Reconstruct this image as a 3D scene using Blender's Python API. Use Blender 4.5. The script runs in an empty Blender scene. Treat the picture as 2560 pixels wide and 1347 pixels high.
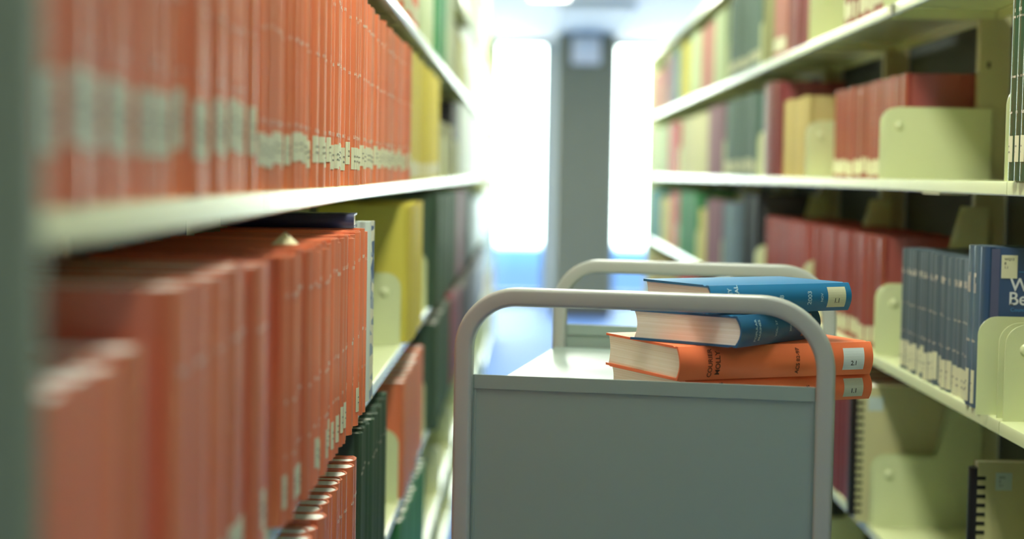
import bpy, bmesh, math, random
from mathutils import Vector, Matrix
random.seed(7)
sc = bpy.context.scene
COL = sc.collection
EYE = 1.25                      # eye height; heights below are written relative to it and shifted by EYE

# ------------------------------------------------------------------ camera
cam_d = bpy.data.cameras.new('camera'); cam = bpy.data.objects.new('camera', cam_d); COL.objects.link(cam)
F_PX = 4480.0
cam_d.sensor_width = 36; cam_d.lens = F_PX / 2560 * 36
cam_d.clip_start = 0.05; cam_d.clip_end = 300
PITCH = math.atan((673.5 - 430) / F_PX); YAW = math.atan(30 / F_PX)
cam.matrix_world = (Matrix.Translation((0, 0, EYE)) @ Matrix.Rotation(YAW, 4, 'Z')
                    @ Matrix.Rotation(math.pi / 2 - PITCH, 4, 'X') @ Matrix.Rotation(0.018, 4, 'Z'))
cam_d.dof.use_dof = True; cam_d.dof.focus_distance = 2.36; cam_d.dof.aperture_fstop = 2.6
sc.camera = cam

# ------------------------------------------------------------------ world: hazy sky, blue land haze under the horizon, added bright ground below it
W = bpy.data.worlds.new('world'); sc.world = W; W.use_nodes = True
nt = W.node_tree; nt.nodes.clear()
out = nt.nodes.new('ShaderNodeOutputWorld'); bg = nt.nodes.new('ShaderNodeBackground')
tc = nt.nodes.new('ShaderNodeTexCoord'); sx = nt.nodes.new('ShaderNodeSeparateXYZ')
mr = nt.nodes.new('ShaderNodeMapRange'); cr = nt.nodes.new('ShaderNodeValToRGB')
mr.inputs['From Min'].default_value = -0.20; mr.inputs['From Max'].default_value = 0.05
e = cr.color_ramp.elements
ST = 12.0
e[0].position = 0.0; e[0].color = (1.15, 1.15, 1.08, 1)  # unseen bright ground, added to lift the ceiling near the windows
e[1].position = 0.30; e[1].color = (0.9, 0.9, 0.88, 1)
for p, c in ((0.40, (0.026, 0.050, 0.105, 1)), (0.58, (0.026, 0.052, 0.115, 1)), (0.632, (0.030, 0.080, 0.19, 1)), (0.65, (0.9, 1.0, 1.0, 1)), (1.0, (0.93, 1.0, 0.97, 1))):
    q = e.new(p); q.color = c
nt.links.new(tc.outputs['Generated'], sx.inputs[0]); nt.links.new(sx.outputs['Z'], mr.inputs['Value'])
nt.links.new(mr.outputs[0], cr.inputs[0]); nt.links.new(cr.outputs[0], bg.inputs['Color'])
bg.inputs['Strength'].default_value = ST
nt.links.new(bg.outputs[0], out.inputs[0])

vs = sc.view_settings
vs.view_transform = 'Standard'; vs.look = 'None'; vs.gamma = 1.0; vs.use_curve_mapping = False
vs.exposure = 0.15
sc.cycles.use_denoising = True
sc.cycles.max_bounces = 8; sc.cycles.diffuse_bounces = 4; sc.cycles.glossy_bounces = 3
sc.cycles.sample_clamp_indirect = 8

def area(name, loc, sx_, sy_, watts, col, rot=(0, 0, 0), portal=False):
    l = bpy.data.lights.new(name, 'AREA'); l.shape = 'RECTANGLE'; l.size = sx_; l.size_y = sy_
    l.energy = watts; l.color = col
    if portal: l.cycles.is_portal = True
    o = bpy.data.objects.new(name, l); COL.objects.link(o); o.location = loc; o.rotation_euler = rot
    return o
LAMP_COL = (0.96, 1.0, 0.88)
LAMP_W = 19
LAMPS = [(0.14, -0.5), (0.14, 2.2), (0.14, 4.4), (0.14, 6.85), (0.14, 9.3), (0.14, 11.75)]  # the one behind the camera is added to brighten the page edges
FILL_LAMPS = [(-1.7, 1.9), (-1.7, 6.5), (-1.7, 11.1), (-1.7, 14.2), (2.3, 1.9), (2.3, 6.5), (2.3, 11.1), (2.3, 14.2)]  # unseen lamps added to light the rest of the room
CEIL = EYE + 1.25
for (x, y) in LAMPS: area('ceiling_lamp_light', (x, y, CEIL - 0.075), 0.26, 1.2, LAMP_W * (0.3 if y < 0 else 1.12), LAMP_COL)
for (x, y) in FILL_LAMPS: area('ceiling_lamp_light', (x, y, CEIL - 0.075), 0.26, 1.2, LAMP_W, LAMP_COL)
WINS = [(-4.4, -2.3), (-1.85, 0.21), (0.80, 2.5), (3.0, 5.4)]
WALL_Y = 17.0
for (a, b) in WINS:
    area('window_portal', ((a + b) / 2, WALL_Y + 0.12, 1.27), b - a, 2.4, 1, (1, 1, 1), (-math.pi / 2, 0, 0), True)

# ------------------------------------------------------------------ helpers
def nodes_of(m): return m.node_tree.nodes, m.node_tree.links
MATS = {}
def mat(name, col, rough=0.5, spec=0.5, noise=0.06, bump=0.0, scale=60, metal=0.0, coat=0.0, coat_rough=0.1, stretch=(1, 1, 1)):
    if name in MATS: return MATS[name]
    m = bpy.data.materials.new(name); m.use_nodes = True; n, l = nodes_of(m)
    b = n['Principled BSDF']; b.inputs['Roughness'].default_value = rough
    b.inputs['Specular IOR Level'].default_value = spec; b.inputs['Metallic'].default_value = metal
    b.inputs['Coat Weight'].default_value = coat; b.inputs['Coat Roughness'].default_value = coat_rough
    t = n.new('ShaderNodeTexCoord'); mp = n.new('ShaderNodeMapping'); mp.inputs['Scale'].default_value = stretch
    nz = n.new('ShaderNodeTexNoise'); nz.inputs['Scale'].default_value = scale; nz.inputs['Detail'].default_value = 4
    l.new(t.outputs['Object'], mp.inputs[0]); l.new(mp.outputs[0], nz.inputs['Vector'])
    mx = n.new('ShaderNodeMix'); mx.data_type = 'RGBA'
    mx.inputs[6].default_value = (*[c * (1 - noise) for c in col], 1)
    mx.inputs[7].default_value = (*[min(1, c * (1 + noise)) for c in col], 1)
    l.new(nz.outputs['Fac'], mx.inputs[0]); l.new(mx.outputs[2], b.inputs['Base Color'])
    if bump:
        bp = n.new('ShaderNodeBump'); bp.inputs['Strength'].default_value = bump; bp.inputs['Distance'].default_value = 0.001
        l.new(nz.outputs['Fac'], bp.inputs['Height']); l.new(bp.outputs[0], b.inputs['Normal'])
    MATS[name] = m; return m
def srgb(r, g, b):
    f = lambda v: ((v / 255) / 12.92 if v / 255 <= 0.04045 else ((v / 255 + 0.055) / 1.055) ** 2.4)
    return (f(r), f(g), f(b))

def mesh_obj(name, bm, m, parent=None, smooth=None):
    me = bpy.data.meshes.new(name)
    bmesh.ops.recalc_face_normals(bm, faces=bm.faces)
    bm.to_mesh(me); bm.free()
    if m: me.materials.append(m)
    if smooth is not None:
        for p in me.polygons: p.use_smooth = True
        me.set_sharp_from_angle(angle=math.radians(smooth))
    o = bpy.data.objects.new(name, me); COL.objects.link(o)
    if parent: o.parent = parent
    return o
def thing(name, label, cat, loc=(0, 0, 0), group=None, mw=None):
    o = bpy.data.objects.new(name, None); COL.objects.link(o); o.empty_display_size = 0.05
    if mw is not None: o.matrix_world = mw
    else: o.location = loc
    o['label'] = label; o['category'] = cat
    if group: o['group'] = group
    return o
def tag(o, label, cat, group=None):
    o['label'] = label; o['category'] = cat
    if group: o['group'] = group
    return o
def struct(o): o['kind'] = 'structure'; return o
def box(bm, x0, x1, y0, y1, z0, z1, bevel=0.0):
    vs_ = [bm.verts.new((x, y, z)) for z in (z0, z1) for y in (y0, y1) for x in (x0, x1)]
    fs = [(0, 2, 3, 1), (4, 5, 7, 6), (0, 1, 5, 4), (2, 6, 7, 3), (0, 4, 6, 2), (1, 3, 7, 5)]
    F = [bm.faces.new([vs_[i] for i in f]) for f in fs]
    if bevel:
        ed = list({e_ for f in F for e_ in f.edges})
        bmesh.ops.bevel(bm, geom=ed, offset=bevel, segments=2, profile=0.5, affect='EDGES')
def prism(bm, pts, axis, a, b):
    """outline pts (2D) extruded along axis from a to b"""
    def P(p, t):
        if axis == 'y': return (p[0], t, p[1])
        if axis == 'x': return (t, p[0], p[1])
        return (p[0], p[1], t)
    A = [bm.verts.new(P(p, a)) for p in pts]; B = [bm.verts.new(P(p, b)) for p in pts]
    bm.faces.new(A); bm.faces.new(B[::-1])
    n = len(pts)
    for i in range(n): bm.faces.new((A[i], B[i], B[(i + 1) % n], A[(i + 1) % n]))
def sphere(bm, c, r, sc_=(1, 1, 1), seg=16):
    g = bmesh.ops.create_uvsphere(bm, u_segments=seg, v_segments=seg // 2, radius=r)
    for v in g['verts']: v.co = Vector((v.co.x * sc_[0] + c[0], v.co.y * sc_[1] + c[1], v.co.z * sc_[2] + c[2]))
ORD = ['first', 'second', 'third', 'fourth', 'fifth', 'sixth', 'seventh', 'eighth', 'ninth', 'tenth', 'eleventh', 'twelfth',
       'thirteenth', 'fourteenth', 'fifteenth', 'sixteenth', 'seventeenth', 'eighteenth', 'nineteenth', 'twentieth']
TENS = ['', '', 'twenty', 'thirty', 'forty', 'fifty', 'sixty', 'seventy', 'eighty', 'ninety']
def ordinal(i):
    n = i + 1
    if n <= 20: return ORD[n - 1]
    t, u = divmod(n, 10)
    return (TENS[t][:-1] + 'ieth') if u == 0 else TENS[t] + '-' + ORD[u - 1]

# ------------------------------------------------------------------ shared materials
CREAM = mat('cream_enamel', srgb(217, 225, 174), 0.2, 0.7, 0.02, 0.03, 25)
CREAM_DK = mat('olive_enamel_upright', srgb(192, 190, 144), 0.45, 0.4, 0.03, 0, 30)
SHADE_BACK = mat('gap_shade_sheet', srgb(62, 68, 66), 0.6, 0.3, 0.12, 0, 6)  # dark colour stands in for the shade behind the shelves
PANEL = mat('grey_green_end_panel', srgb(128, 138, 108), 0.5, 0.4, 0.04, 0, 10)
PAPER_SCRAP = mat('scrap_paper', srgb(225, 215, 170), 0.8)
LABEL = mat('white_label_paper', srgb(220, 220, 184), 0.45, 0.5, 0.02)
INK = mat('black_ink', (0.01, 0.01, 0.012), 0.6)
GREY_INK = mat('faded_call_number_ink', srgb(150, 150, 130), 0.6)
WHITE_INK = mat('white_foil_lettering', srgb(226, 214, 196), 0.5)
def page_mat():
    m = bpy.data.materials.new('page_edges'); m.use_nodes = True; n, l = nodes_of(m)
    b = n['Principled BSDF']; b.inputs['Roughness'].default_value = 0.8
    t = n.new('ShaderNodeTexCoord'); mp = n.new('ShaderNodeMapping'); mp.inputs['Scale'].default_value = (3, 700, 3)
    nz = n.new('ShaderNodeTexNoise'); nz.inputs['Scale'].default_value = 1.0; nz.inputs['Detail'].default_value = 3
    l.new(t.outputs['Object'], mp.inputs[0]); l.new(mp.outputs[0], nz.inputs['Vector'])
    r = n.new('ShaderNodeValToRGB'); r.color_ramp.elements[0].position = 0.3; r.color_ramp.elements[1].position = 0.6
    r.color_ramp.elements[0].color = (*srgb(240, 233, 216), 1); r.color_ramp.elements[1].color = (*srgb(253, 250, 240), 1)
    l.new(nz.outputs['Fac'], r.inputs[0]); l.new(r.outputs[0], b.inputs['Base Color'])
    bp = n.new('ShaderNodeBump'); bp.inputs['Strength'].default_value = 0.3; bp.inputs['Distance'].default_value = 0.0005
    l.new(nz.outputs['Fac'], bp.inputs['Height']); l.new(bp.outputs[0], b.inputs['Normal'])
    return m
PAGES = page_mat()

# ------------------------------------------------------------------ the room
FLOOR = mat('blue_grey_vinyl_floor', srgb(112, 150, 215), 0.6, 0.12, 0.04, 0, 3)
CEILM = mat('white_ceiling_tile', srgb(236, 236, 232), 0.8, 0.2, 0.01, 0, 4)
WALLM = mat('pale_wall_paint', srgb(214, 216, 204), 0.7, 0.3, 0.02, 0, 2)
X0, X1, Y0 = -5.0, 6.0, -2.5
def slab(name, *a):
    bm = bmesh.new(); box(bm, *a); return bm
def room(name, m, *a): 
    o = mesh_obj(name, slab(name, *a), m); struct(o); return o
room('floor', FLOOR, X0, X1, Y0, WALL_Y + 0.3, -0.1, 0)
room('ceiling', CEILM, X0, X1, Y0, WALL_Y + 0.3, CEIL, CEIL + 0.1)
room('wall_left', WALLM, X0 - 0.1, X0, Y0, WALL_Y + 0.3, 0, CEIL)
room('wall_right', WALLM, X1, X1 + 0.1, Y0, WALL_Y + 0.3, 0, CEIL)
room('wall_near', WALLM, X0, X1, Y0 - 0.1, Y0, 0, CEIL)
bm = bmesh.new()
xs = [X0] + [v for w in WINS for v in w] + [X1]
for i in range(0, len(xs), 2): box(bm, xs[i], xs[i + 1], WALL_Y, WALL_Y + 0.25, 0.0, CEIL)
for (a, b) in WINS: box(bm, a, b, WALL_Y, WALL_Y + 0.25, 0.0, 0.06)
struct(mesh_obj('wall_far', bm, WALLM))
# shallow soffit that runs up to the column
room('trim_1', mat('soffit_paint', srgb(190, 200, 200), 0.7, 0.3, 0.02), 0.24, 0.78, 13.0, WALL_Y, CEIL - 0.05, CEIL)
FRAME = mat('window_frame_metal', srgb(150, 160, 158), 0.4, 0.5)
GLASS = bpy.data.materials.new('window_glass'); GLASS.use_nodes = True
n, l = nodes_of(GLASS); n.remove(n['Principled BSDF'])
tr = n.new('ShaderNodeBsdfTransparent'); tr.inputs[0].default_value = (0.96, 1.0, 0.98, 1); gl = n.new('ShaderNodeBsdfGlossy'); gl.inputs['Roughness'].default_value = 0.02
fr = n.new('ShaderNodeFresnel'); fr.inputs[0].default_value = 1.45; ms = n.new('ShaderNodeMixShader')
l.new(fr.outputs[0], ms.inputs[0]); l.new(tr.outputs[0], ms.inputs[1]); l.new(gl.outputs[0], ms.inputs[2]); l.new(ms.outputs[0], n['Material Output'].inputs[0])
for i, (a, b) in enumerate(WINS):
    t = bpy.data.objects.new('window_%d' % (i + 1), None); COL.objects.link(t); t.location = ((a + b) / 2, WALL_Y + 0.1, 0); struct(t)
    w = (b - a) / 2; zt = CEIL; zb = 0.06
    bm = bmesh.new()
    box(bm, -w, -w + 0.05, -0.04, 0.04, zb, zt); box(bm, w - 0.05, w, -0.04, 0.04, zb, zt)
    box(bm, -w + 0.05, w - 0.05, -0.04, 0.04, zb, zb + 0.05); box(bm, -w + 0.05, w - 0.05, -0.04, 0.04, zt - 0.05, zt)
    mesh_obj('window_frame', bm, FRAME, t)
    bm = bmesh.new(); box(bm, -w + 0.05, w - 0.05, -0.004, 0.004, zb + 0.05, zt - 0.05)
    mesh_obj('window_pane', bm, GLASS, t)

# column with a white square fitting
t = thing('column', 'grey square concrete column standing between two bright windows at aisle end', 'column', (0.505, 15.5, 0))
bm = bmesh.new(); box(bm, -0.245, 0.245, 0, 0.49, 0, CEIL - 0.05, 0.006)
mesh_obj('shaft', bm, mat('column_paint', srgb(132, 130, 106), 0.7, 0.3, 0.05, 0.1, 5), t)
bm = bmesh.new(); box(bm, -0.255, 0.255, -0.01, 0.5, 0, 0.1, 0.004)
mesh_obj('base_trim', bm, mat('dark_base_trim', srgb(90, 90, 85), 0.6), t)
t = thing('wall_alarm', 'small white square alarm box mounted high on the grey column', 'alarm', (0.50, 15.5, EYE + 1.06))
bm = bmesh.new(); box(bm, -0.125, 0.125, -0.05, -0.001, -0.125, 0.125, 0.02)
mesh_obj('housing', bm, mat('white_plastic', srgb(248, 240, 232), 0.4, 0.5), t, 40)
bm = bmesh.new(); box(bm, -0.07, 0.07, -0.066, -0.05, -0.03, 0.07, 0.01)
mesh_obj('lens', bm, mat('clear_white_plastic', srgb(255, 250, 245), 0.2, 0.5), t, 40)

# ceiling luminaires
DIFF = bpy.data.materials.new('lit_diffuser'); DIFF.use_nodes = True
b = DIFF.node_tree.nodes['Principled BSDF']; b.inputs['Base Color'].default_value = (0.9, 0.9, 0.85, 1)
b.inputs['Emission Color'].default_value = (1.0, 0.97, 0.86, 1); b.inputs['Emission Strength'].default_value = 6.0
HOUS = mat('lamp_housing', srgb(235, 235, 230), 0.5)
k = 0
for rows, where in ((LAMPS, 'over the aisle with the cart'), (FILL_LAMPS[:4], 'added over the unseen left aisle'), (FILL_LAMPS[4:], 'added over the unseen right aisle')):
    for i, (x, y) in enumerate(rows):
        t = thing('ceiling_lamp', 'white fluorescent ceiling lamp %s, %s from the camera' % (where, ordinal(i)), 'ceiling lamp', (x, y, CEIL), 'fluorescent ceiling lamps')
        bm = bmesh.new(); box(bm, -0.15, 0.15, -0.63, 0.63, -0.055, -0.001, 0.004); mesh_obj('housing', bm, HOUS, t)
        bm = bmesh.new(); box(bm, -0.13, 0.13, -0.6, 0.6, -0.068, -0.055, 0.003); mesh_obj('diffuser', bm, DIFF, t)

# ------------------------------------------------------------------ shelving
LX, RX = -0.235, 0.68           # front faces of the shelves
SEAM = [0.712 + 0.914 * k for k in range(14)]
TH = 0.021
L_LV = [0.62, 0.300, -0.022, -0.338, -0.645, -0.955, -1.165]
R_LV = [0.327, 0.000, -0.341, -0.674, -0.975, -1.165]
L_TOP, R_TOP = 0.93, 0.65
DEPTH = 0.215
SHN = {'L': ['top', 'second', 'third', 'fourth', 'fifth', 'sixth', 'bottom'], 'R': ['top', 'second', 'third', 'fourth', 'fifth', 'bottom']}

def shelf_bm(s, w):
    """pan shelf: local x = depth away from the aisle (0 front), y 0..w, top at z 0; s mirrors for the left side"""
    bm = bmesh.new()
    D = DEPTH
    pts = [(0.0035, 0), (D, 0), (D, -TH), (D - 0.0015, -TH), (D - 0.0015, -0.0015), (0.0015, -0.0015), (0.0015, -TH + 0.0015),
           (0.013, -TH + 0.0015), (0.013, -TH), (0.002, -TH), (0, -TH + 0.002), (0, -0.0035), (0.001, -0.001)]
    prism(bm, [(s * p[0], p[1]) for p in pts], 'y', 0.0015, w - 0.0015)
    return bm
def bracket_bm(s, slant):
    bm = bmesh.new(); h = 0.138; r = 0.03; D = DEPTH - 0.004
    pts = [(0.004, -TH + 0.002)]
    for i in range(7):
        a = math.pi - i * math.pi / 2 / 6
        pts.append((0.004 + r + r * math.cos(a), h - r + r * math.sin(a)))
    if slant: pts += [(0.125, h), (0.165, 0.29), (D, 0.29)]
    else: pts += [(D, h)]
    pts += [(D, -TH + 0.002)]
    prism(bm, [(s * p[0], p[1]) for p in pts], 'y', -0.001, 0.001)
    sphere(bm, (s * 0.034, -0.001, h - 0.036), 0.0095, (1, 0.5, 1), 16)
    sphere(bm, (s * 0.158, -0.001, h - 0.036), 0.004, (1, 0.4, 1), 12)
    return bm
BR = {}
def build_bay(side, k, w0=None, first=False, last=False, tall=None, levels=None, name_bits=''):
    s = -1 if side == 'L' else 1
    fx = LX if side == 'L' else RX
    lv = L_LV if side == 'L' else R_LV
    top = L_TOP if side == 'L' else R_TOP
    y0 = SEAM[k]; w = 0.914
    t = thing('shelving_bay', name_bits, 'shelving', (fx, y0, 0), 'steel shelving bays of the %s range' % ('left' if side == 'L' else 'right'))
    for li, z in enumerate(lv):
        sh = mesh_obj('shelf', shelf_bm(s, w), CREAM, t, 30); sh.location = (0, 0, EYE + z)
        slant = not (side == 'R' and li <= 1) 
        for yy in (0.03 if k > 0 else 0.01, w - 0.004):
            if side == 'L' and li == 2 and k <= 4: continue
            key = (side, slant and side == 'R')
            if key not in BR:
                b_ = mesh_obj('bracket', bracket_bm(s, key[1]), CREAM, sh, 30); BR[key] = b_
            else:
                b_ = BR[key].copy(); COL.objects.link(b_); b_.parent = sh
            b_.location = (0, yy, 0)
            if li == len(lv) - 1: pass
    # upright at the near side of the bay (and one closing the last bay)
    for ya in ([0.001, w - 0.03] if last else [0.001]):
        bm = bmesh.new(); xa, xb = DEPTH - 0.03, DEPTH + 0.03
        box(bm, min(s * xa, s * xb), max(s * xa, s * xb), ya, ya + 0.027, 0, EYE + top - 0.013, 0.001)
        up = mesh_obj('upright', bm, CREAM_DK, t)
        bm = bmesh.new()
        z = EYE + lv[-1] + 0.1
        while z < EYE + top - 0.05:
            xx = s * (DEPTH - 0.012)
            box(bm, xx - 0.003, xx + 0.003, ya - 0.0008, ya + 0.001, z, z + 0.012); z += 0.16
        mesh_obj('slots', bm, INK, up)
    bm = bmesh.new(); xa, xb = DEPTH + 0.031, DEPTH + 0.033
    box(bm, min(s * xa, s * xb), max(s * xa, s * xb), 0.003, w - 0.003, 0.02, EYE + top - 0.012)
    mesh_obj('shade_panel', bm, SHADE_BACK, t)  # added sheet, coloured dark as the shaded gap between the uprights
    # canopy
    bm = bmesh.new(); a, b = (-0.012, DEPTH + 0.035)
    pts = [(a, -0.030), (a, 0.0), (b, 0.0), (b, -0.012), (a + 0.004, -0.012), (a + 0.004, -0.030)]
    prism(bm, [(s * p[0], p[1] + EYE + top) for p in pts], 'y', 0.001, w - 0.001)
    mesh_obj('canopy_panel', bm, CREAM, t)
    bm = bmesh.new(); xa, xb = 0.012, DEPTH
    box(bm, min(s * xa, s * xb), max(s * xa, s * xb), 0.002, w - 0.002, 0.0, EYE + lv[-1] - TH - 0.001)
    mesh_obj('kick_plate', bm, CREAM_DK, t)
    if last or first:
        yy = w + 0.016 if last else -0.004
        if first and last is False: ys = (-0.034, -0.004)
        else: ys = (w + 0.016, w + 0.04)
        bm = bmesh.new(); xa, xb = -0.045 if side == 'L' and first else -0.015, DEPTH + 0.05
        box(bm, min(s * xa, s * xb), max(s * xa, s * xb), ys[0], ys[1], 0.0, EYE + top + 0.01, 0.003)
        mesh_obj('end_panel', bm, PANEL if side == 'L' and first else CREAM, t, 30)
    return t
for k in range(0, 10):
    build_bay('L', k, first=(k == 0), last=(k == 9), name_bits='cream steel shelving bay on the left of the aisle, %s from the camera' % ordinal(k))
for k in (11, 12, 13):
    y = SEAM[k]
    t = build_bay('L', k, last=(k == 13), name_bits='far cream shelving bay on the left beyond the gap, %s after the gap' % ordinal(k - 11))
for k in range(1, 10):
    build_bay('R', k, first=(k == 1), last=(k == 9), name_bits='cream steel shelving bay on the right of the aisle, %s from the camera' % ordinal(k - 1))

# small things on the shelf edges
for (x, y, z, lab, w) in ((RX, 3.40, R_LV[0], 'small white paper label on the top right shelf edge', 0.05),):
    t = thing('shelf_label', lab, 'label', (x - 0.0006, y, EYE + z - TH / 2))
    bm = bmesh.new(); box(bm, -0.0008, 0, -w / 2, w / 2, -0.009, 0.009); mesh_obj('paper', bm, LABEL, t)
    bm = bmesh.new(); box(bm, -0.0025, 0.0, -w / 2 - 0.012, -w / 2 - 0.006, -0.01, 0.01); mesh_obj('clip', bm, INK, t)
t = thing('hanging_tag', 'thin white plastic tag hanging under the second right shelf', 'label', (RX + 0.02, 3.02, EYE + R_LV[1] - TH - 0.0015))
bm = bmesh.new(); box(bm, -0.02, 0.03, -0.06, 0.06, -0.002, 0.0, 0.0005); mesh_obj('tag_plate', bm, LABEL, t)

# ------------------------------------------------------------------ books
def spine_x(y, T, b): return -b * (2 * y / T) ** 2
def cover_bm(T, H, D, board=0.0026):
    b = min(0.007, T * 0.20); n = 8
    bm = bmesh.new()
    half_o = [(-D, T / 2), (-b - 0.0115, T / 2), (-b - 0.0095, T / 2 - 0.0012), (-b - 0.0065, T / 2 - 0.0012), (-b - 0.0045, T / 2 - 0.0002)]
    arc = [(spine_x(T / 2 * (1 - 2 * i / n), T, b), (T / 2 - 0.0002) * (1 - 2 * i / n)) for i in range(n + 1)]
    outer = half_o + arc + [(x, -y) for x, y in reversed(half_o)]
    th_i = min(board, T * 0.2)
    def inn(p, i):
        if i < 5 or i >= len(outer) - 5:
            sgn = 1 if p[1] > 0 else -1
            return (p[0], sgn * (T / 2 - th_i))
        return (p[0] - 0.002, p[1] * (T / 2 - th_i) / (T / 2))
    inner = [inn(p, i) for i, p in enumerate(outer)]
    V = {}
    N = len(outer)
    for nm, pts, z in (('ob', outer, 0), ('ib', inner, 0), ('ot', outer, H), ('it', inner, H)):
        V[nm] = [bm.verts.new((p[0], p[1], z)) for p in pts]
    for i in range(N - 1):
        bm.faces.new((V['ob'][i], V['ob'][i + 1], V['ot'][i + 1], V['ot'][i]))
        bm.faces.new((V['ib'][i + 1], V['ib'][i], V['it'][i], V['it'][i + 1]))
        bm.faces.new((V['ot'][i], V['ot'][i + 1], V['it'][i + 1], V['it'][i]))
        bm.faces.new((V['ob'][i + 1], V['ob'][i], V['ib'][i], V['ib'][i + 1]))
    for i in (0, N - 1): bm.faces.new((V['ob'][i], V['ot'][i], V['it'][i], V['ib'][i]))
    return bm
def pages_bm(T, H, D, board=0.0026):
    th_i = min(board, T * 0.2); b = min(0.007, T * 0.20); y = T / 2 - th_i - 0.0001; n = 6
    pts = []
    for i in range(n + 1):
        yy = y * (1 - 2 * i / n); pts.append((spine_x(yy, T, b) - 0.0025, yy))
    for i in range(n + 1):
        yy = -y * (1 - 2 * i / n); pts.append((-D + 0.005 + 0.004 * (1 - (yy / y) ** 2), yy))
    bm = bmesh.new(); prism(bm, pts, 'z', 0.0022, H - 0.0018); return bm
def patch(bm, T, y0, y1, z0, z1, off=0.0004, n=5, flat=False):
    b = min(0.007, T * 0.20)
    A, B = [], []
    for i in range(n + 1):
        y = y0 + (y1 - y0) * i / n; x = (0 if flat else spine_x(y, T, b)) + off
        A.append(bm.verts.new((x, y, z0))); B.append(bm.verts.new((x, y, z1)))
    for i in range(n): bm.faces.new((A[i], A[i + 1], B[i + 1], B[i]))
def lettering(T, lines, rnd):
    """pseudo lettering: rows of tiny strokes across the spine; lines = [(z, height)]"""
    bm = bmesh.new()
    for (z, h, frac) in lines:
        w = T * frac; n = max(3, int(w / (h * 0.75))); cw = w / n
        for i in range(n):
            y = -w / 2 + i * cw
            if rnd.random() < 0.12: continue
            a = cw * 0.22
            patch(bm, T, y + 0.1 * cw, y + 0.1 * cw + a, z, z + h, n=1)
            if rnd.random() < 0.7: patch(bm, T, y + 0.1 * cw + a, y + 0.82 * cw, z + h * rnd.choice([0.0, 0.4, 0.8]), z + h * rnd.choice([0.2, 0.55, 1.0]), n=1)
            if rnd.random() < 0.5: patch(bm, T, y + 0.62 * cw, y + 0.82 * cw, z, z + h * rnd.choice([0.5, 1.0]), n=1)
    return bm
def text_bm(txt, size, T, z, y=0.0, flat=False, rot=False, align='CENTER'):
    """real letters laid on the spine (or a flat cover when flat)"""
    c = bpy.data.curves.new('t', 'FONT'); c.body = txt; c.size = size; c.align_x = align; c.align_y = 'CENTER'; c.offset = size * 0.012
    o = bpy.data.objects.new('t', c); COL.objects.link(o)
    dg = bpy.context.evaluated_depsgraph_get(); me = bpy.data.meshes.new_from_object(o.evaluated_get(dg))
    bm = bmesh.new(); bm.from_mesh(me)
    bpy.data.objects.remove(o); bpy.data.curves.remove(c); bpy.data.meshes.remove(me)
    b = min(0.007, T * 0.20) if T else 0
    for v in bm.verts:
        u, w = v.co.x, v.co.y
        if rot: u, w = w, -u
        yy = y + u
        v.co = Vector(((0 if flat else spine_x(yy, T, b)) + 0.0009, yy, z + w))
    return bm
def merge(bms):
    r = bmesh.new()
    for b_ in bms:
        me = bpy.data.meshes.new('x'); b_.to_mesh(me); b_.free(); r.from_mesh(me); bpy.data.meshes.remove(me)
    return r

PENDING = []
CAM_INV = cam.matrix_world.inverted()
def screen_weight(mw, T, H):
    """how large the spine shows in the photograph's frame"""
    P = []
    for y in (-T / 2, T / 2):
        for z in (0, H):
            c = CAM_INV @ (mw @ Vector((0, y, z)))
            if c.z > -0.3: return 0.0
            P.append((1280 + F_PX * c.x / -c.z, 673.5 - F_PX * c.y / -c.z))
    xs_ = [p[0] for p in P]; ys_ = [p[1] for p in P]
    w = min(2560, max(xs_)) - max(0, min(xs_)); h = min(1347, max(ys_)) - max(0, min(ys_))
    if w <= 0 or h <= 0: return 0.0
    cx, cy = sum(xs_) / 4, sum(ys_) / 4
    if 1150 < cx < 2085 and cy > 860: return 0.0005      # behind the cart
    return w * h
def book_deferred(label, group, T, H, D, cmat, mw, *rest, **kw):
    PENDING.append((screen_weight(mw, T, H), label, group, T, H, D, cmat, mw, rest, kw))
def flush_books(limit):
    PENDING.sort(key=lambda q: -q[0])
    for q in PENDING[:limit]:
        _, label, group, T, H, D, cmat, mw, rest, kw = q
        book(label, group, T, H, D, cmat, mw, *rest, **kw)
    parts = {}
    for q in PENDING[limit:]:
        if q[0] <= 0: continue
        _, label, group, T, H, D, cmat, mw, rest, kw = q
        for bm_, m_ in ((cover_bm(T, H, D), cmat), (pages_bm(T, H, D), PAGES)):
            bm_.transform(mw); me = bpy.data.meshes.new('x')
            bmesh.ops.recalc_face_normals(bm_, faces=bm_.faces); bm_.to_mesh(me); bm_.free(); parts.setdefault(m_.name, [m_, []])[1].append(me)
        if rest and rest[0] is not None:
            bm_ = bmesh.new(); w_ = min(T * 0.86, 0.034) / 2; patch(bm_, T, -w_, w_, rest[0], rest[0] + rest[4], 0.0005)
            bm_.transform(mw); me = bpy.data.meshes.new('x'); bm_.to_mesh(me); bm_.free(); parts.setdefault(LABEL.name, [LABEL, []])[1].append(me)
    big = bmesh.new(); ml = []
    for i, (nm, (m_, mes)) in enumerate(parts.items()):
        n0 = len(big.faces)
        for me in mes: big.from_mesh(me); bpy.data.meshes.remove(me)
        big.faces.ensure_lookup_table()
        for f in big.faces[n0:]: f.material_index = i
        ml.append(m_)
    me = bpy.data.meshes.new('distant_books'); big.to_mesh(me); big.free()
    for m_ in ml: me.materials.append(m_)
    for p in me.polygons: p.use_smooth = True
    me.set_sharp_from_angle(angle=math.radians(35))
    o = bpy.data.objects.new('distant_books', me); COL.objects.link(o)
    tag(o, 'blurred distant books of many colours filling the far shelves on both sides', 'books'); o['kind'] = 'stuff'
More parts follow.
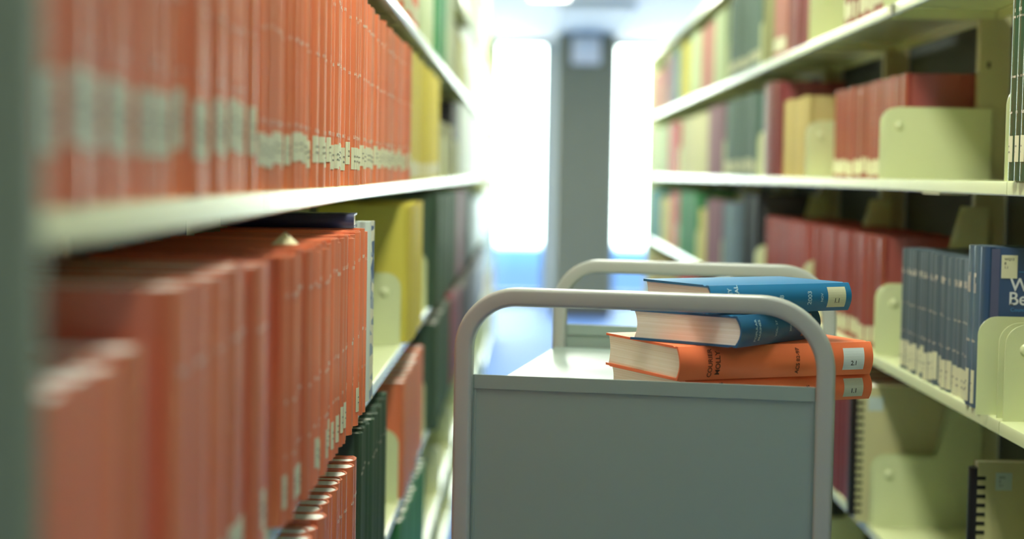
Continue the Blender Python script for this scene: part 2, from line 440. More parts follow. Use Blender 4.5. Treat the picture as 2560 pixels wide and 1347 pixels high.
def book(label, group, T, H, D, cmat, mw, label_z=None, lab_frac=0.86, lines=None, ink=None, lab_h=0.03, lab_mat=None, kids=True, cat='book', name='book', band=None):
    t = thing(name, label, cat, group=group, mw=mw)
    mesh_obj('cover', cover_bm(T, H, D), cmat, t, 35)
    mesh_obj('page_block', pages_bm(T, H, D), PAGES, t)
    if label_z is not None:
        bm = bmesh.new(); w = min(T * lab_frac, 0.05) / 2; patch(bm, T, -w, w, label_z, label_z + lab_h, 0.0005)
        lb = mesh_obj('spine_label', bm, lab_mat or LABEL, t)
        if kids and lines:
            bm = lettering(T * 0.6, [], random); 
            for j in range(2): patch(bm, T, -w * 0.6, w * (0.1 + 0.5 * random.random()), label_z + lab_h * (0.35 + 0.22 * j), label_z + lab_h * (0.41 + 0.22 * j), 0.0008, 3)
            mesh_obj('call_number', bm, GREY_INK, lb)
    for j, ln_ in enumerate(lines or []):
        mesh_obj(['title', 'volume_number', 'year_number', 'imprint'][j], lettering(T, [ln_], random), ink or WHITE_INK, t)
    if band: 
        bm = bmesh.new(); patch(bm, T, -T * 0.44, T * 0.44, band[0], band[1], 0.0003); mesh_obj('title_band', bm, band[2], t)
    return t

def cmats(name, rgb, rough=0.38, n=3, spread=0.10, coat=0.15, spec=0.5):
    out_ = []
    for i in range(n):
        f = 1 + spread * (i - (n - 1) / 2) / max(1, (n - 1) / 2)
        c = srgb(*rgb); c = tuple(min(1, v * f) for v in c)
        out_.append(mat('%s_cloth_%d' % (name, i), c, rough, spec, 0.05, 0.06, 900, coat=coat, coat_rough=0.12 if coat > 0.9 else 0.25))
    return out_
C = {
 'orange': cmats('orange', (234, 128, 86), 0.34, 4, 0.10, 0.6),
 'yellow': cmats('yellow', (215, 202, 84), 0.42),
 'paleyellow': cmats('pale_yellow', (222, 210, 130), 0.45),
 'darkgreen': cmats('dark_green', (66, 92, 72), 0.4),
 'green': cmats('green', (70, 140, 88), 0.42),
 'palegreen': cmats('pale_green', (190, 206, 160), 0.45),
 'teal': cmats('teal', (60, 135, 135), 0.42),
 'mauve': cmats('mauve', (150, 108, 122), 0.4),
 'black': cmats('black', (38, 42, 46), 0.4),
 'olive': cmats('olive', (150, 150, 98), 0.5),
 'white': cmats('pale_grey_white', (205, 218, 208), 0.4),
 'cream': cmats('cream', (214, 210, 164), 0.5),
 'red': cmats('brick_red', (158, 74, 66), 0.28, 3, 0.1, 1.0),
 'brightred': cmats('bright_red', (205, 70, 62), 0.4),
 'maroon': cmats('maroon', (128, 54, 58), 0.34, 3, 0.1, 0.3),
 'crimson': cmats('crimson', (170, 44, 66), 0.4),
 'greygreen': cmats('grey_green', (104, 128, 118), 0.36, 3, 0.14, 0.3),
 'greyblue': cmats('grey_blue', (124, 146, 156), 0.4),
 'navy': cmats('slate_blue', (86, 102, 112), 0.34, 3, 0.12, 0.3),
 'pink': cmats('dusty_pink', (178, 124, 112), 0.42),
 'tan': cmats('tan', (196, 176, 112), 0.5),
 'bottle': cmats('bottle_green', (48, 84, 60), 0.2, 3, 0.05, 0.9),
}
NAMES = {'palegreen': 'pale green', 'darkgreen': 'dark green', 'paleyellow': 'pale yellow', 'brightred': 'bright red', 'greygreen': 'grey-green',
         'greyblue': 'grey-blue', 'navy': 'slate blue', 'red': 'brick red', 'white': 'off-white', 'bottle': 'bottle green', 'pink': 'dusty pink'}
CNT = {}
def seam_skip(y, T):
    for s_ in SEAM:
        if y + T > s_ - 0.007 and y < s_ + 0.034: return s_ + 0.035
    return None
def row(side, li, y0, y1, color, T, H, D=0.185, push=0.0, jit=0.004, lab=(0.014, 0.03), lines=None, ink=None, lean=0.0, hj=0.004, lab_mat=None, desc='', kids=True, band=None):
    """a run of volumes on shelf li from depth y0 to y1; push > 0 = spine sits forward of the shelf edge"""
    sgn = -1 if side == 'L' else 1
    fx = LX if side == 'L' else RX
    lv = (L_LV if side == 'L' else R_LV)[li]
    y = y0; made = []
    while True:
        t_ = random.uniform(*T)
        sk = None if (side == 'L' and li == 2 and y < 4.8) else seam_skip(y, t_)
        if sk: y = sk
        if y + t_ > y1 + 0.002: break
        made.append((y, t_)); y += t_ + 0.0006
    cname = NAMES.get(color, color)
    shn = SHN[side][li]
    for (y, t_) in made:
        bay = max(k_ for k_ in range(len(SEAM)) if SEAM[k_] <= y + 0.01)
        bn = (ordinal(bay - (0 if side == 'L' else 1)) + ' bay') if bay < 10 else ('far bay')
        key = (side, li, color, bay); i = CNT.get(key, 0); CNT[key] = i + 1
        h = H + random.uniform(-hj, hj); d = D + random.uniform(-0.004, 0.004)
        p = push + random.uniform(-jit, jit)
        x = fx - sgn * p
        rz = math.pi if side == 'R' else 0.0
        M = Matrix.Translation((x, y + t_ / 2, EYE + lv + 0.0003)) @ Matrix.Rotation(rz, 4, 'Z')
        if lean: M = Matrix.Translation((0, h * math.sin(abs(lean)) * 0.0, 0.0)) @ M @ Matrix.Rotation(lean, 4, 'X')
        size = 'thin' if t_ < 0.024 else ('thick' if t_ > 0.042 else '')
        lbl = ('%s %s %s volume, %s of its run, %s shelf, %s, %s range' %
               (size, desc, cname, ordinal(i), {'top': 'top', 'bottom': 'bottom'}.get(shn, shn), bn, 'left' if side == 'L' else 'right'))
        lbl = ' '.join(lbl.split())
        ln = None
        if lines: ln = [(z * h / H + random.uniform(-0.001, 0.001), hh, ff) for (z, hh, ff) in lines]
        lz = None
        if lab and not (side == 'L' and li in (3, 4) and random.random() < 0.4): lz = lab[0] + random.uniform(-0.004, 0.006)
        book_deferred(lbl, '%s volumes on the %s shelf of the %s range' % (cname, shn, 'left' if side == 'L' else 'right'), t_, h, d,
             random.choice(C[color]), M, lz, 0.86 if (li != 3 and not (side == 'L' and y < 1.6)) else 0.72, ln, ink, lab[1] if lab else 0.03, lab_mat, kids, band=band)
ORL = [(0.225, 0.005, 0.62), (0.135, 0.004, 0.55), (0.085, 0.004, 0.5)]
# --- left range, third shelf (L1): tall orange journals
row('L', 2, 0.745, 1.615, 'orange', (0.040, 0.052), 0.268, D=0.174, push=-0.002, lab=(0.03, 0.042), lines=ORL)
row('L', 2, 1.635, 3.70, 'orange', (0.026, 0.036), 0.268, D=0.174, push=-0.004, lab=(0.024, 0.03), lines=[(0.226, 0.004, 0.6), (0.150, 0.004, 0.6), (0.062, 0.005, 0.6)])
row('L', 2, 3.71, 4.92, 'yellow', (0.03, 0.05), 0.268, D=0.174, push=-0.004, lab=(0.008, 0.032))
row('L', 2, 4.95, 6.10, 'olive', (0.04, 0.06), 0.165, push=-0.01, lab=None)
row('L', 2, 6.12, 6.60, 'black', (0.04, 0.06), 0.26, push=-0.012, lab=None)
row('L', 2, 6.62, 9.80, 'white', (0.04, 0.065), 0.275, push=-0.004, lab=None)
# --- second shelf (L2)
row('L', 1, 2.60, 3.92, 'orange', (0.03, 0.045), 0.25, push=-0.004)
row('L', 1, 3.95, 4.66, 'palegreen', (0.04, 0.06), 0.28, push=-0.004, lab=None)
row('L', 1, 4.68, 5.26, 'green', (0.04, 0.06), 0.28, push=-0.004, lab=None)
row('L', 1, 5.33, 5.75, 'palegreen', (0.04, 0.06), 0.27, push=-0.004, lab=None)
row('L', 1, 5.78, 7.05, 'olive', (0.04, 0.06), 0.19, push=-0.01, lab=None)
row('L', 1, 7.15, 9.80, 'white', (0.05, 0.07), 0.27, push=-0.004, lab=None)
# --- top shelf (L0)
row('L', 0, 5.35, 7.0, 'black', (0.04, 0.06), 0.25, push=-0.01, lab=None)
row('L', 0, 7.15, 9.80, 'palegreen', (0.05, 0.07), 0.25, push=-0.004, lab=None)
# --- fourth shelf (L3)
row('L', 3, 0.76, 1.135, 'orange', (0.052, 0.062), 0.225, push=0.004, lab=None, jit=0.002)
row('L', 3, 1.14, 1.60, 'orange', (0.045, 0.062), 0.256, push=0.012, lab=(0.02, 0.035), lines=[(0.2, 0.005, 0.6)])
row('L', 3, 1.665, 2.500, 'orange', (0.020, 0.033), 0.253, push=0.016, jit=0.004, lab=(0.014, 0.032), lines=[(0.214, 0.0045, 0.62), (0.115, 0.0045, 0.5), (0.064, 0.004, 0.5)])
row('L', 3, 3.49, 3.93, 'yellow', (0.055, 0.07), 0.27, push=0.012, lab=None)
row('L', 3, 4.40, 5.60, 'darkgreen', (0.045, 0.065), 0.275, push=0.022, lab=None)
row('L', 3, 5.62, 6.15, 'mauve', (0.04, 0.06), 0.27, push=0.022, lab=None)
row('L', 3, 6.23, 7.05, 'black', (0.04, 0.06), 0.27, push=0.022, lab=None)
row('L', 3, 7.15, 9.80, 'greygreen', (0.05, 0.07), 0.22, push=0.022, lab=None)
# --- fifth shelf (L4)
row('L', 4, 1.66, 2.505, 'orange', (0.036, 0.052), 0.250, push=0.012, jit=0.006, lab=(0.014, 0.03), lines=[(0.2, 0.0045, 0.6), (0.12, 0.0045, 0.5)], hj=0.003)
row('L', 4, 2.58, 3.06, 'darkgreen', (0.018, 0.026), 0.262, push=0.004, lab=None, lines=[(0.2, 0.004, 0.6)])
row('L', 4, 3.49, 4.28, 'orange', (0.05, 0.07), 0.232, push=0.004, lab=None)
row('L', 4, 4.42, 5.28, 'darkgreen', (0.045, 0.06), 0.27, push=0.022, lab=None)
row('L', 4, 5.35, 5.50, 'crimson', (0.05, 0.06), 0.275, push=0.022, lab=None)
row('L', 4, 5.52, 6.15, 'mauve', (0.045, 0.06), 0.25, push=0.022, lab=None)
row('L', 4, 6.25, 9.80, 'black', (0.05, 0.07), 0.24, push=0.022, lab=None)
# --- sixth shelf (L5)
row('L', 5, 3.49, 4.32, 'green', (0.045, 0.06), 0.262, push=0.004, lab=None)
# --- second left range beyond the gap
row('L', 1, 10.85, 13.45, 'paleyellow', (0.06, 0.085), 0.27, lab=None)
row('L', 2, 10.85, 13.45, 'brightred', (0.06, 0.085), 0.27, lab=None)
row('L', 3, 10.85, 13.45, 'cream', (0.06, 0.085), 0.27, lab=None)
row('L', 4, 10.85, 13.45, 'teal', (0.06, 0.085), 0.26, lab=None)
row('L', 5, 10.85, 13.45, 'tan', (0.06, 0.085), 0.24, lab=None)
# --- right range, top shelf (R0 row)
row('R', 0, 3.49, 3.95, 'red', (0.024, 0.032), 0.25, push=-0.01, lab=(0.014, 0.035))
row('R', 0, 4.41, 4.76, 'maroon', (0.045, 0.06), 0.265, push=0.0, lab=None)
row('R', 0, 4.77, 5.02, 'pink', (0.03, 0.04), 0.25, push=0.0, lab=(0.014, 0.035))
row('R', 0, 5.03, 5.27, 'olive', (0.04, 0.05), 0.22, push=0.0, lab=None)
row('R', 0, 5.33, 6.10, 'greygreen', (0.03, 0.045), 0.265, push=0.0, lab=(0.014, 0.03))
row('R', 0, 6.24, 6.60, 'palegreen', (0.03, 0.05), 0.25, push=0.0, lab=None)
row('R', 0, 6.61, 7.09, 'pink', (0.03, 0.05), 0.24, push=0.0, lab=None)
row('R', 0, 7.16, 7.60, 'palegreen', (0.03, 0.05), 0.25, push=0.0, lab=None)
row('R', 0, 7.61, 8.00, 'yellow', (0.03, 0.05), 0.24, push=0.0, lab=None)
row('R', 0, 8.07, 8.35, 'teal', (0.05, 0.06), 0.25, push=0.0, lab=None)
row('R', 0, 8.36, 8.90, 'mauve', (0.04, 0.05), 0.24, push=0.0, lab=None)
row('R', 0, 8.98, 9.80, 'pink', (0.04, 0.06), 0.20, push=0.0, lab=None)
# --- R1 row
for i, (y, t_) in enumerate(((2.466, 0.026), (2.497, 0.026), (2.438, 0.025), (2.410, 0.026))):
    M = Matrix.Translation((RX - 0.010, y, EYE + R_LV[1] + 0.0003)) @ Matrix.Rotation(math.pi, 4, 'Z')
    book('glossy bottle green slim volume beside the right shelf seam, %s to its right' % ordinal([1, 0, 2, 3][i]), 'bottle green volumes beside the shelf seam', t_, 0.262, 0.19,
         C['bottle'][i % 3], M, 0.026, 0.7, [(0.232, 0.005, 0.7), (0.224, 0.003, 0.9), (0.142, 0.003, 0.8), (0.092, 0.004, 0.5)], None, 0.036)
row('R', 1, 3.50, 4.33, 'red', (0.026, 0.033), 0.205, D=0.15, push=-0.055, jit=0.003, lab=(0.008, 0.032), hj=0.002)
row('R', 1, 4.41, 4.86, 'tan', (0.03, 0.04), 0.20, push=-0.01, lab=None, lines=None)
row('R', 1, 4.93, 5.26, 'maroon', (0.075, 0.10), 0.262, push=-0.002, lab=None)
row('R', 1, 5.33, 6.18, 'greygreen', (0.03, 0.045), 0.25, push=0.0, lab=(0.010, 0.04))
row('R', 1, 6.24, 6.75, 'mauve', (0.04, 0.05), 0.25, push=0.0, lab=None)
row('R', 1, 6.76, 7.95, 'cream', (0.04, 0.06), 0.24, push=0.0, lab=None)
row('R', 1, 8.07, 8.60, 'brightred', (0.05, 0.06), 0.24, push=0.0, lab=None)
row('R', 1, 8.61, 9.80, 'palegreen', (0.05, 0.06), 0.24, push=0.0, lab=None)
# --- R2 row: blue set, red sets
BL = [(0.172, 0.011, 0.62), (0.118, 0.003, 0.6), (0.068, 0.0035, 0.6)]
row('R', 2, 2.740, 3.275, 'navy', (0.026, 0.040), 0.217, push=-0.005, jit=0.003, lab=(0.004, 0.046), lines=BL, hj=0.001)
row('R', 2, 3.50, 5.22, 'red', (0.026, 0.034), 0.225, D=0.17, push=-0.02, jit=0.003, lab=(0.008, 0.032), hj=0.002)
row('R', 2, 5.33, 5.75, 'black', (0.045, 0.06), 0.285, push=-0.01, lab=None)
row('R', 2, 5.77, 6.15, 'greyblue', (0.04, 0.06), 0.25, push=0.0, lab=None)
row('R', 2, 6.24, 6.75, 'mauve', (0.04, 0.05), 0.25, push=0.0, lab=None)
row('R', 2, 6.76, 7.05, 'paleyellow', (0.04, 0.05), 0.21, push=0.0, lab=None)
row('R', 2, 7.16, 7.95, 'green', (0.05, 0.06), 0.27, push=0.0, lab=None)
row('R', 2, 8.07, 8.45, 'brightred', (0.05, 0.06), 0.26, push=0.0, lab=None)
row('R', 2, 8.46, 9.05, 'paleyellow', (0.05, 0.06), 0.23, push=0.0, lab=None)
row('R', 2, 9.06, 9.80, 'teal', (0.05, 0.06), 0.26, push=0.0, lab=None)
# --- R3 row
row('R', 3, 3.62, 4.33, 'maroon', (0.03, 0.045), 0.262, push=0.0, lab=None)
row('R', 3, 4.42, 5.26, 'cream', (0.04, 0.05), 0.25, push=0.0, lab=None)
row('R', 3, 5.33, 6.15, 'olive', (0.04, 0.05), 0.25, push=0.0, lab=None)
row('R', 3, 6.24, 7.05, 'darkgreen', (0.05, 0.06), 0.26, push=0.0, lab=None)
row('R', 3, 7.16, 7.95, 'brightred', (0.05, 0.06), 0.26, push=0.0, lab=None)
row('R', 3, 8.07, 9.80, 'tan', (0.05, 0.07), 0.24, push=0.0, lab=None)

flush_books(284)
# --- white volume with mottled boards closing the orange row on the left
MOT = bpy.data.materials.new('mottled_blue_boards'); MOT.use_nodes = True; n, l = nodes_of(MOT)
b = n['Principled BSDF']; b.inputs['Roughness'].default_value = 0.5; t_ = n.new('ShaderNodeTexCoord'); v = n.new('ShaderNodeTexVoronoi'); v.inputs['Scale'].default_value = 70
r = n.new('ShaderNodeValToRGB'); r.color_ramp.interpolation = 'CONSTANT'
r.color_ramp.elements[0].color = (*srgb(90, 110, 140), 1); r.color_ramp.elements[1].position = 0.45; r.color_ramp.elements[1].color = (*srgb(214, 214, 190), 1)
q = r.color_ramp.elements.new(0.2); q.color = (*srgb(150, 165, 175), 1)
sp = n.new('ShaderNodeSeparateColor'); l.new(t_.outputs['Object'], v.inputs['Vector']); l.new(v.outputs['Color'], sp.inputs[0]); l.new(sp.outputs[0], r.inputs[0]); l.new(r.outputs[0], b.inputs['Base Color'])
book('tall off-white volume with a plain spine, right end of the orange row', None, 0.040, 0.262, 0.19, C['white'][2],
     Matrix.Translation((LX + 0.012, 2.603, EYE + L_LV[3] + 0.0003)))
book('slim volume with mottled blue boards standing beyond the off-white volume', None, 0.024, 0.262, 0.19, MOT,
     Matrix.Translation((LX + 0.014, 2.6365, EYE + L_LV[3] + 0.0003)))

# --- navy volume lying flat on the orange journals + paper scrap
ZT = EYE + L_LV[3] + 0.253 + 0.0045
X_ = Vector((0.05, -1, 0)).normalized(); Z_ = Vector((-1, -0.05, 0)).normalized(); Y_ = Z_.cross(X_)
def frame(Xa, Ya, Za, loc):
    m = Matrix.Identity(4)
    for i in range(3): m[i][0] = Xa[i]; m[i][1] = Ya[i]; m[i][2] = Za[i]; m[i][3] = loc[i]
    return m
book('thin dark navy volume lying flat on top of the orange journals', None, 0.019, 0.18, 0.10,
     mat('navy_cloth', srgb(40, 44, 84), 0.35, 0.5, 0.05, coat=0.2), frame(X_, Y_, Z_, (LX + 0.003, 2.43, ZT + 0.0098)))
bm = bmesh.new()
pts = [(-0.012, -0.02, 0), (0.010, -0.016, 0.001), (0.012, 0.016, 0), (-0.008, 0.02, 0.001)]
for z in (0, 0.0006):
    pass
V0 = [bm.verts.new(p) for p in pts]; top_v = bm.verts.new((0.0, 0.002, 0.013)); V1 = [bm.verts.new((p[0] * 1.02, p[1] * 1.02, p[2] - 0.0005)) for p in pts]
for i in range(4): bm.faces.new((V0[i], V0[(i + 1) % 4], top_v))
bm.faces.new(V1[::-1])
for i in range(4): bm.faces.new((V0[i], V1[i], V1[(i + 1) % 4], V0[(i + 1) % 4]))
o = mesh_obj('paper_slip', bm, PAPER_SCRAP); o.location = (LX - 0.014, 1.86, ZT + 0.0015)
tag(o, 'crumpled cream paper slip poking up from the orange journals', 'paper')

# --- two slim blue-grey volumes and the blue book with its cover to the camera (right, second shelf up)
for i, y in enumerate((2.722, 2.690)):
    M = Matrix.Translation((RX - 0.004, y, EYE + R_LV[2] + 0.0003)) @ Matrix.Rotation(math.pi, 4, 'Z')
    book(('glossy slate blue slim volume touching the blue book with lettering' if i else 'glossy slate blue slim volume, second to the left of the lettered blue book'), None, 0.030, 0.243, 0.19,
         mat('glossy_slate', srgb(88, 108, 124), 0.22, 0.6, 0.05, coat=0.6), M, 0.006, 0.6, [(0.172, 0.03, 0.5), (0.098, 0.004, 0.6), (0.048, 0.005, 0.6)], None, 0.05)
BLUEC = mat('printed_blue_cover', srgb(48, 74, 108), 0.3, 0.5, 0.1, 0, 8, coat=0.4)
VIO = mat('violet_spine_strip', srgb(92, 96, 126), 0.35, 0.5)
T_, H_, D_ = 0.042, 0.243, 0.185
yb = 2.672 - T_ / 2
M = Matrix.Translation((RX - 0.004, yb, EYE + R_LV[2] + 0.0003)) @ Matrix.Rotation(math.pi, 4, 'Z')
wb = book('glossy blue book with its lettered front cover facing the camera', None, T_, H_, D_, BLUEC, M, None)
# local +y of this book faces the camera (-Y in the world); reading direction is -x
def on_cover(bm_, T):       # (x, y=u, z) text bm -> put on the +y board, u runs along -x
    for v_ in bm_.verts:
        v_.co = Vector((-v_.co.y, T / 2 + 0.0006, v_.co.z))
    return bm_
bm = bmesh.new(); box(bm, -0.0215, -0.0095, T_ / 2 + 0.0001, T_ / 2 + 0.0003, 0.002, H_ - 0.002); mesh_obj('violet_strip', bm, VIO, wb)
bm = bmesh.new(); box(bm, -0.0475, -0.024, T_ / 2 + 0.0003, T_ / 2 + 0.0009, H_ - 0.045, H_ - 0.011, 0.0002); lb = mesh_obj('cover_label', bm, LABEL, wb)
tl = [on_cover(text_bm('WQ13', 0.005, 0, H_ - 0.017, 0.028, True, align='LEFT'), T_ + 0.0012), on_cover(text_bm('B', 0.005, 0, H_ - 0.023, 0.028, True, align='LEFT'), T_ + 0.0012), on_cover(text_bm('1.1', 0.005, 0, H_ - 0.029, 0.028, True, align='LEFT'), T_ + 0.0012)]
mesh_obj('label_text', merge(tl), INK, lb)
tl = [on_cover(text_bm('World', 0.027, 0, H_ - 0.055, 0.0375, True, align='LEFT'), T_), on_cover(text_bm('Being', 0.027, 0, H_ - 0.0755, 0.0355, True, align='LEFT'), T_)]
mesh_obj('cover_title', merge(tl), mat('white_print', srgb(225, 230, 230), 0.5), wb)
mesh_obj('cover_subtitle', on_cover(text_bm('Council', 0.008, 0, H_ - 0.091, 0.039, True, align='LEFT'), T_), mat('blue_print', srgb(70, 130, 180), 0.5), wb)
bm = bmesh.new(); box(bm, -D_ + 0.01, -0.050, T_ / 2 + 0.0001, T_ / 2 + 0.0006, H_ - 0.036, H_ - 0.0345); mesh_obj('cover_rule', bm, MATS['blue_print'], wb)

# bookend holding the blue books
t = thing('bookend', 'cream rounded metal bookend in front of the lettered blue book', 'bookend', (RX - 0.018, 2.603, EYE + R_LV[2]))
bm = bmesh.new(); pts = [(0, 0.0002)]
for i in range(9):
    a_ = math.pi - i * math.pi / 16; pts.append((0.028 + 0.028 * math.cos(a_), 0.144 - 0.028 + 0.028 * math.sin(a_)))
for i in range(9):
    a_ = math.pi / 2 - i * math.pi / 16; pts.append((0.122 + 0.028 * math.cos(a_), 0.144 - 0.028 + 0.028 * math.sin(a_)))
pts.append((0.15, 0.0002)); prism(bm, pts, 'y', -0.0008, 0.0008); mesh_obj('upright_plate', bm, CREAM, t, 30)
bm = bmesh.new(); box(bm, 0.02, 0.15, 0.0009, 0.09, 0.00005, 0.00025); mesh_obj('base_plate', bm, CREAM, t)

# --- comb bound volumes
COMB = mat('black_comb_plastic', (0.012, 0.012, 0.014), 0.35, 0.5)
TAN = mat('manila_cover', srgb(205, 200, 150), 0.5, 0.4, 0.04, 0, 8)
def comb_book(label, x, y, lv, T, H, D, stick, lean=0.0, tabs=None):
    """cover faces the camera (-Y); comb at the aisle side (-x)"""
    t = thing('comb_bound_volume', label, 'book', (x, y, EYE + R_LV[lv] + 0.0003)); t.rotation_euler = (0, 0, lean)
    bm = bmesh.new(); box(bm, 0.008, D, 0, 0.0009, 0.0, H, 0.0002); mesh_obj('front_cover', bm, TAN, t)
    bm = bmesh.new(); box(bm, 0.008, D, T - 0.0009, T, 0.0, H, 0.0002); mesh_obj('back_cover', bm, TAN, t)
    bm = bmesh.new(); box(bm, 0.010, D - 0.002, 0.001, T - 0.001, 0.001, H - 0.001); mesh_obj('page_block', bm, PAGES, t)
    bm = bmesh.new()
    pts = [(0.009 + 0.0, T * 0.5 + (T * 0.5 + 0.001) * math.sin(a)) for a in (0,)]
    pts = []
    for i in range(13):
        a = math.pi / 2 + math.pi * i / 12
        pts.append((0.0098 + 0.0125 * math.cos(a), T / 2 + (T / 2 - 0.0008) * math.sin(a)))
    prism(bm, pts, 'z', 0.012, H - 0.010)
    z = 0.018
    while z < H - 0.014:
        box(bm, 0.006, 0.0205, -0.0016, -0.0002, z, z + 0.0058, 0.0004); z += 0.0143
    mesh_obj('comb_binding', bm, COMB, t)
    for (sx0, sz0, sw, sh_, words) in stick:
        bm = bmesh.new(); box(bm, sx0, sx0 + sw, -0.0005, -0.00005, sz0, sz0 + sh_); sk = mesh_obj('sticker', bm, mat('pale_blue_sticker', srgb(196, 212, 206), 0.5), t)
        bms = []
        for j, wd in enumerate(words):
            bt = text_bm(wd, 0.0052, 0, sz0 + sh_ * 0.72 - 0.0062 * j, sx0 + sw * 0.22, True, align='LEFT')
            for v_ in bt.verts: v_.co = Vector((v_.co.y, -0.0008, v_.co.z))
            bms.append(bt)
        if bms: mesh_obj('sticker_text', merge(bms), mat('blue_grey_ink', srgb(90, 110, 120), 0.6), sk)
    return t
comb_book('manila comb-bound volume nearest the camera at the bottom right corner', 0.711, 2.80, 3, 0.030, 0.232, 0.205,
          [(0.036, 0.188, 0.026, 0.028, ['EPRI', 'E', '2-1']), (0.098, 0.115, 0.03, 0.028, [])])
comb_book('large manila comb-bound volume behind the grey bracket, black comb on its left', 0.650, 3.492, 3, 0.053, 0.268, 0.245,
          [(0.028, 0.22, 0.03, 0.028, []), ])
t = thing('binder', 'pale grey folder standing behind the manila comb-bound volume', 'folder', (0.66, 3.548, EYE + R_LV[3] + 0.0003))
bm = bmesh.new(); box(bm, 0, 0.232, 0, 0.03, 0, 0.25, 0.002); mesh_obj('binder_cover', bm, C['greyblue'][1], t)

# ------------------------------------------------------------------ book cart
CG = mat('grey_green_powder_coat', srgb(142, 162, 152), 0.34, 0.5, 0.015, 0.08, 500, coat=0.1)
CT = mat('grey_tube_enamel', srgb(168, 174, 166), 0.30, 0.5, 0.015, 0.04, 300, coat=0.15)
CA = math.radians(9.9)
CWID, CLEN = 0.4415, 0.774      # between tube centres
cart_M = Matrix.Translation((0.1455, 2.171, 0)) @ Matrix.Rotation(-CA, 4, 'Z')
cart = thing('book_cart', 'grey metal library book cart in the aisle with orange and blue books', 'cart', mw=cart_M)
def tube_sweep(path, r_c=0.0048, h=0.0112):
    """rounded-square tube along a planar path (x,z) at y=0"""
    prof = []
    for qx, qy in ((1, 1), (-1, 1), (-1, -1), (1, -1)):
        a0 = {(1, 1): 0, (-1, 1): 90, (-1, -1): 180, (1, -1): 270}[(qx, qy)]
        for j in range(5):
            a = math.radians(a0 + 22.5 * j)
            prof.append((qx * (h - r_c) + r_c * math.cos(a), qy * (h - r_c) + r_c * math.sin(a)))
    bm = bmesh.new(); rings = []
    for i, p in enumerate(path):
        a = path[max(0, i - 1)]; c = path[min(len(path) - 1, i + 1)]
        tx, tz = c[0] - a[0], c[1] - a[1]; L_ = math.hypot(tx, tz); nx, nz = -tz / L_, tx / L_
        rings.append([bm.verts.new((p[0] + nx * q_[0], q_[1], p[1] + nz * q_[0])) for q_ in prof])
    m_ = len(prof)
    for i in range(len(rings) - 1):
        for j in range(m_): bm.faces.new((rings[i][j], rings[i][(j + 1) % m_], rings[i + 1][(j + 1) % m_], rings[i + 1][j]))
    bm.faces.new(rings[0]); bm.faces.new(rings[-1][::-1])
    return bm
ztop = EYE - 0.143 - 0.0112 + 0.001
def hoop_path(w, RL, RR):
    p = [(-w / 2, 0.11)]
    for i in range(17):
        a = math.pi - i * math.pi / 2 / 16; p.append((-w / 2 + RL + RL * math.cos(a), ztop - RL + RL * math.sin(a)))
    for i in range(17):
        a = math.pi / 2 - i * math.pi / 2 / 16; p.append((w / 2 - RR + RR * math.cos(a), ztop - RR + RR * math.sin(a)))
    p.append((w / 2, 0.11)); return p
PT = -0.2505
for yy in (0.0, CLEN):
    hp = mesh_obj('hoop_frame', tube_sweep(hoop_path(CWID, 0.066, 0.080)), CT, cart, 40); hp.location = (0, yy, 0)
    iw = CWID / 2 - 0.0115
    bm = bmesh.new()
    zb = 0.16
    box(bm, -iw, iw, -0.0008, 0.0008, zb, EYE + PT, 0.0003)                       # sheet
    ep = mesh_obj('end_panel', bm, CG, cart); ep.location = (0, yy, 0)
    bm = bmesh.new(); box(bm, -iw + 0.0018, iw - 0.0005, -0.0026, -0.0009, EYE + PT - 0.0175, EYE + PT + 0.0004, 0.0006)
    fo = mesh_obj('folded_rim', bm, CG, ep)
    bm = bmesh.new()
    for sx_ in (-1, 1):
        xx = sx_ * (iw - 0.0035); box(bm, xx - 0.0012, xx + 0.0012, -0.0022, -0.0009, zb, EYE + PT - 0.018, 0.0004)
    mesh_obj('side_hem', bm, CG, ep)
    for sx_ in (-1, 1):
        cs = bmesh.new()
        box(cs, -0.012, 0.012, -0.02, 0.02, 0.085, 0.112, 0.002)
        box(cs, -0.014, -0.0115, -0.016, 0.016, 0.03, 0.09); box(cs, 0.0115, 0.014, -0.016, 0.016, 0.03, 0.09)
        cst = mesh_obj('caster', cs, mat('zinc_fork', srgb(150, 150, 150), 0.35, 0.5, metal=0.8), cart); cst.location = (sx_ * CWID / 2, yy, 0)
        wh = bmesh.new()
        prism(wh, [(0.042 * math.cos(a * math.pi / 12), 0.042 + 0.042 * math.sin(a * math.pi / 12)) for a in range(24)], 'x', -0.0105, 0.0105)
        mesh_obj('wheel', wh, COMB, cst)
DECK = -0.2875
for z in (DECK, -0.60, -0.93):
    bm = bmesh.new()
    w_ = CWID / 2 + 0.004
    pts = [(-w_, 0), (w_, 0), (w_, -0.024), (w_ - 0.0015, -0.024), (w_ - 0.0015, -0.0015), (-w_ + 0.0015, -0.0015), (-w_ + 0.0015, -0.024), (-w_, -0.024)]
    prism(bm, [(p[0], p[1] + EYE + z) for p in pts], 'y', 0.0125, CLEN - 0.0125)
    mesh_obj('deck', bm, CG, cart)

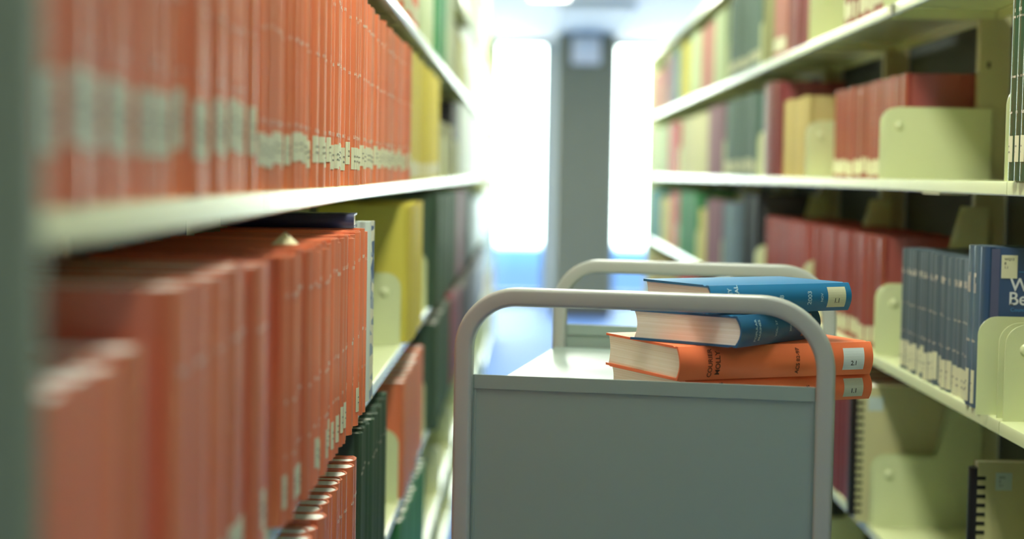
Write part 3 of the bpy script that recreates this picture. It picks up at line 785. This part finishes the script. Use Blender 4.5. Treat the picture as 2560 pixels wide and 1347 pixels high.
# ------------------------------------------------------------------ books lying on the cart
def flat_book(label, corner, zbase, phi, T, H, D, cmat, lines, inkm, lab, labm, tilt=0.0):
    u = Vector((math.cos(phi), math.sin(phi), tilt)).normalized(); X = Vector((math.sin(phi), -math.cos(phi), 0)); Z = -u; Y = Z.cross(X)
    loc = Vector((corner[0], corner[1], zbase + T / 2)) + u * H
    t = thing('book', label, 'book', mw=frame(X, Y, Z, loc), group='books stacked on the cart')
    mesh_obj('cover', cover_bm(T, H, D, 0.003), cmat, t, 35)
    mesh_obj('page_block', pages_bm(T, H, D, 0.003), PAGES, t)
    if lines:
        for (tx, s_, z_) in lines: mesh_obj('spine_lettering', text_bm(tx, s_, T, z_, 0.0), inkm, t)
    if lab:
        z0, z1, wf, tx = lab
        bm = bmesh.new(); patch(bm, T, -T * wf / 2, T * wf / 2, z0, z1, 0.0005, 8); lb_ = mesh_obj('spine_label', bm, labm, t)
        if tx: 
            bt = text_bm(tx, 0.0085, T, (z0 + z1) / 2, -T * 0.13, rot=True)
            for v_ in bt.verts: v_.co.x += 0.0003
            mesh_obj('call_number', bt, INK, lb_)
    return t
OR1 = mat('bright_orange_buckram', srgb(247, 126, 80), 0.42, 0.5, 0.04, 0.08, 1200, coat=0.05)
OR2 = mat('orange_buckram', srgb(243, 124, 80), 0.42, 0.5, 0.04, 0.08, 1200, coat=0.05)
BL1 = mat('cobalt_buckram', srgb(36, 116, 164), 0.40, 0.5, 0.05, 0.06, 1200, coat=0.05)
BL2 = mat('blue_buckram', srgb(38, 100, 142), 0.40, 0.5, 0.05, 0.06, 1200, coat=0.05)
BINK = mat('brown_stamping', srgb(70, 30, 20), 0.6)
SINK = mat('silver_stamping', srgb(190, 220, 230), 0.4)
z0 = EYE + DECK + 0.0005
flat_book('orange bound volume at the bottom of the stack on the cart', (0.205, 2.205), z0, math.radians(25.5), 0.033, 0.278, 0.205, OR2,
          [('PHYSICS', 0.007, 0.228), ('ACS', 0.006, 0.10)], BINK, (0.014, 0.044, 0.72, '1.1'), mat('grey_label', srgb(200, 205, 185), 0.5))
flat_book('orange bound volume on top of the bottom one, bright white spine label', (0.194, 2.195), z0 + 0.0335, math.radians(24.5), 0.0425, 0.286, 0.20, OR1,
          [('MOLLY', 0.0095, 0.232), ('COURIER', 0.0085, 0.243), ('ACS 82-97', 0.0075, 0.115)], BINK, (0.014, 0.046, 0.66, '2.1'), mat('bright_label', srgb(222, 232, 232), 0.45))
flat_book('dark blue volume turned with its page edges toward the camera, on the orange ones', (0.2675, 2.185), z0 + 0.0335 + 0.0430, math.radians(53), 0.0395, 0.205, 0.163, BL2,
          [('MARINES', 0.0065, 0.160), ('POPULAR', 0.0065, 0.169), ('VOL. 27', 0.006, 0.118), ('2003', 0.006, 0.082)], SINK, (0.022, 0.05, 0.7, ''), mat('tan_label', srgb(190, 140, 110), 0.5))
flat_book('bright blue volume on top of the cart stack with a cream label', (0.2305, 2.190), z0 + 0.0335 + 0.0430 + 0.0400, math.radians(31.5), 0.036, 0.226, 0.145, BL1,
          [('MEDICAL', 0.0085, 0.186), ('VALLEY', 0.0085, 0.197), ('28', 0.009, 0.116), ('2003', 0.009, 0.070), ('NOV', 0.005, 0.05)], SINK, (0.010, 0.040, 0.72, '1.1'), mat('cream_label', srgb(214, 214, 180), 0.5))
